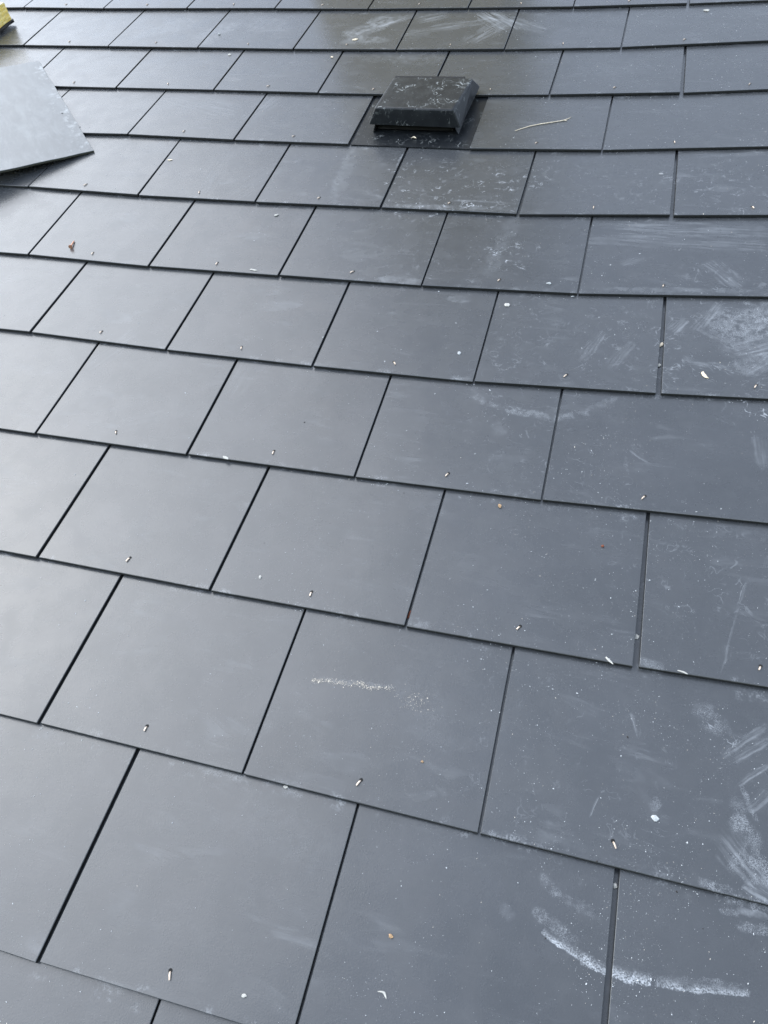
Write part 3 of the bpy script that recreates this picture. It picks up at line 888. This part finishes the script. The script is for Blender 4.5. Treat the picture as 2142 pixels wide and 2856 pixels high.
chip(709, 757, 17, 4, 2, -8, CW, 'white flake lying on a tail edge to the right of the copper nail', 'flake', 'slate_flake')
chip(1531, 795, 9, 5, 3, 0, CG, 'grey pebble beside a tail edge near a long joint, right of centre', 'pebble')
chip(1415, 849, 10, 9, 3, 0, CW, 'round white blob near the top of a slate right of centre', 'blob', 'mortar_blob')
chip(1844, 955, 13, 6, 4, 70, CC, 'cream pointed chip wedged in the wide open joint at right', gap=True)
chip(1839, 1014, 8, 6, 4, 80, CW, 'white crumb in the wide open joint, below the cream pointed chip', 'crumb', gap=True)
chip(1962, 1050, 19, 6, 3, -58, CC, 'curled cream flake on the chalky slate at the right edge', 'flake', 'slate_flake', bend=.5)
chip(1697, 1846, 12, 3, 2.2, -38, CW, 'white splinter hooked over a tail edge beside the widest joint', 'splinter', 'splinter')
chip(1904, 1879, 13, 2.2, 1.8, -14, CW, 'flat white splinter on the tail edge right of the widest joint', 'splinter', 'splinter')
chip(1777, 1772, 7, 8, 3, 0, CW, 'white crumb inside the widest joint, low down', 'crumb', gap=True)
chip(1826, 2283, 6.5, 8, 2.4, 60, CG, 'white mortar lump above a rivet in the lower right', 'lump', 'mortar_lump')
chip(1090, 2612, 4.5, 5.5, 2.5, 60, CT, 'tan wood crumb on the bottom middle slate', 'crumb')
chip(1072, 2770, 12, 2.4, 1.6, -25, CW, 'thin curved white shaving at the bottom middle', 'shaving', 'wood_shaving', bend=-1.0)
chip(1718, 2466, 6, 6, 4, 0, CW, 'white crumb at the top of the joint crossed by the chalk arc', 'crumb', gap=True)
chip(631, 1281, 13, 5, 2, -20, CW, 'white flake resting on a tail edge left of centre', 'flake', 'slate_flake')
chip(727, 1613, 3.6, 6, 2, 10, CW, 'small white chip left of a rivet on the middle slate')
chip(683, 2778, 6.5, 3.5, 2, 15, CW, 'small white fleck right of the lowest rivet', 'fleck')
chip(1844, 485, 10, 7, .7, 10, CD, 'pale round grit patch at upper right beside a long joint', 'grit')
chip(1394, 1409, 7, 5, 4, -50, CT, 'brown curl of grit below a tail edge, right of the middle', 'grit')
chip(1281, 987, 7, 8, 2, 0, CG, 'pale grey crumb on the slate left of a rivet in mid right', 'crumb')
chip(1681, 1523, 4, 4, 3, 0, CR, 'tiny rust-red crumb on the slate left of the widest joint', 'crumb')
chip(1141, 1712, 4, 12, 3, -8, CR, 'rust-brown sliver stuck in the joint at the centre', 'sliver', 'rust_sliver', gap=True)
chip(1155, 386, 13, 4, 3, 0, CC, 'small copper-pink curl on the plate in front of the vent', 'curl', 'copper_curl', bend=-1.2)
chip(796, 2193, 6, 4, 2.4, 10, CW, 'white grit crumb on the tail edge below the lower middle rivet', 'crumb')
chip(1178, 2126, 3.2, 3.2, 2.6, 0, CT, 'dark brown seed on the slate with the sand streak', 'seed', 'seed')

# ------------------------------------------------------------------ dust and sand that nobody could count
from mathutils import noise as mnoise
def specks(name, pts, mats, label, cat, mids=None):
    """pts: (x, y, size, aspect, angle, height)"""
    vs_, fs, mi = [], [], []
    for q, (x, y, sz, asp, an, h) in enumerate(pts):
        z, n, s = surf(x, y)
        if s < .0012 or in_gap(x, y, n):
            continue
        z += .00045
        ca, sa = math.cos(an), math.sin(an)
        b = len(vs_)
        for t in range(5):
            th = 2 * math.pi * t / 5
            px, py = math.cos(th) * sz * asp * rnd.uniform(.3, .6), math.sin(th) * sz * rnd.uniform(.3, .6)
            vs_.append((x + px * ca - py * sa, y + px * sa + py * ca, z))
        vs_.append((x, y, z + sz * h))
        for t in range(5):
            fs.append((b + t, b + (t + 1) % 5, b + 5)); mi.append(mids[q] if mids else 0)
    o = mesh_obj(name, vs_, fs, mats, mat_ids=mi)
    o.matrix_world = MROOF
    tag(o, label, cat, kind='stuff')
    return o

DUSTM = plain('white_dust', (0.56, 0.58, 0.60), .9)
SANDM = plain('sand', (0.70, 0.64, 0.56), .9)
DARKM = plain('dark_grit', (0.02, 0.015, 0.012), .8)
pts, mids = [], []
def cloud_at(u, v):
    """how dusty the photo is there"""
    w = .45
    if u > 1300: w += .35 * min(1, (u - 1300) / 500)
    if v < 900 and u > 900: w += .25
    if u < 700 and v > 500: w -= .22
    return w
k_ = 0
while k_ < 18000:
    u, v = rng.uniform(-20, 2162), rng.uniform(-10, 2876)
    p = pix(u, v, .003)
    clump = mnoise.noise(Vector((p.x * 9, p.y * 9, 3.3))) + .6 * mnoise.noise(Vector((p.x * 31, p.y * 31, 8.1)))
    if rng.uniform() > cloud_at(u, v) * max(.12, .45 + 1.5 * clump):
        continue
    k_ += 1
    dist = (p - CAM_C).length
    sz = min(.0024, .00033 * math.exp(rng.normal(0, .55)) * (dist / 1.1) ** .8)
    pts.append((p.x, p.y, sz, rng.uniform(.8, 1.9), rng.uniform(0, 6.28), .35))
    mids.append(0 if rng.uniform() < .93 else 1)
# bigger crumbs
for _ in range(190):
    u, v = rng.uniform(0, 2142), rng.uniform(0, 2856)
    if rng.uniform() > cloud_at(u, v) ** 1.5 * .8: continue
    p = pix(u, v, .003)
    pts.append((p.x, p.y, rng.uniform(.0010, .0024), rng.uniform(.8, 1.8), rng.uniform(0, 6.28), .5)); mids.append(int(rng.choice([0, 0, 0, 1, 2])))
# crumbs against the tails
for n in range(0, 11):
    xs, ys = TAIL[n]
    for _ in range(230):
        x = rng.uniform(xs[0], xs[-1])
        if rng.uniform() > .35 + .4 * (x - 1.0): continue
        cl = math.sin(x * 37 + n * 3) + math.sin(x * 91 + n)
        if cl < .2: continue
        y = np.interp(x, xs, ys) - abs(rng.normal(0, .0035)) - .0012 if rng.uniform() < .55 else np.interp(x, xs, ys) + abs(rng.normal(0, .006)) + .0015
        pts.append((x, y, .0006 * math.exp(rng.normal(0, .5)), rng.uniform(.8, 2.5), rng.uniform(-.4, .4), .4)); mids.append(0)
dust = specks('slate_dust', pts, [DUSTM, SANDM, DARKM], 'fine white dust and crumbs sprinkled over the slates', 'dust', mids)

pts = []
line = [(870, 1897), (905, 1899), (945, 1902), (975, 1911), (1005, 1905), (1025, 1918), (1060, 1917), (1100, 1922)]
for _ in range(520):
    t = rng.uniform(0, len(line) - 1.001); i = int(t); f = t - i
    u = line[i][0] * (1 - f) + line[i + 1][0] * f + rng.normal(0, 4); v = line[i][1] * (1 - f) + line[i + 1][1] * f + rng.normal(0, 4.2)
    p = pix(u, v, .003)
    pts.append((p.x, p.y, .00062 * math.exp(rng.normal(0, .45)), rng.uniform(.8, 1.6), rng.uniform(0, 6.28), .5))
for _ in range(120):
    u, v = 1160 + rng.normal(0, 26), 1958 + rng.normal(0, 16) + 0.0
    p = pix(u, v, .003)
    pts.append((p.x, p.y, .00055 * math.exp(rng.normal(0, .5)), rng.uniform(.8, 1.6), rng.uniform(0, 6.28), .5))
specks('sand_streak', pts, [SANDM], 'streak of pale sand grains strewn across one slate near the bottom', 'sand')
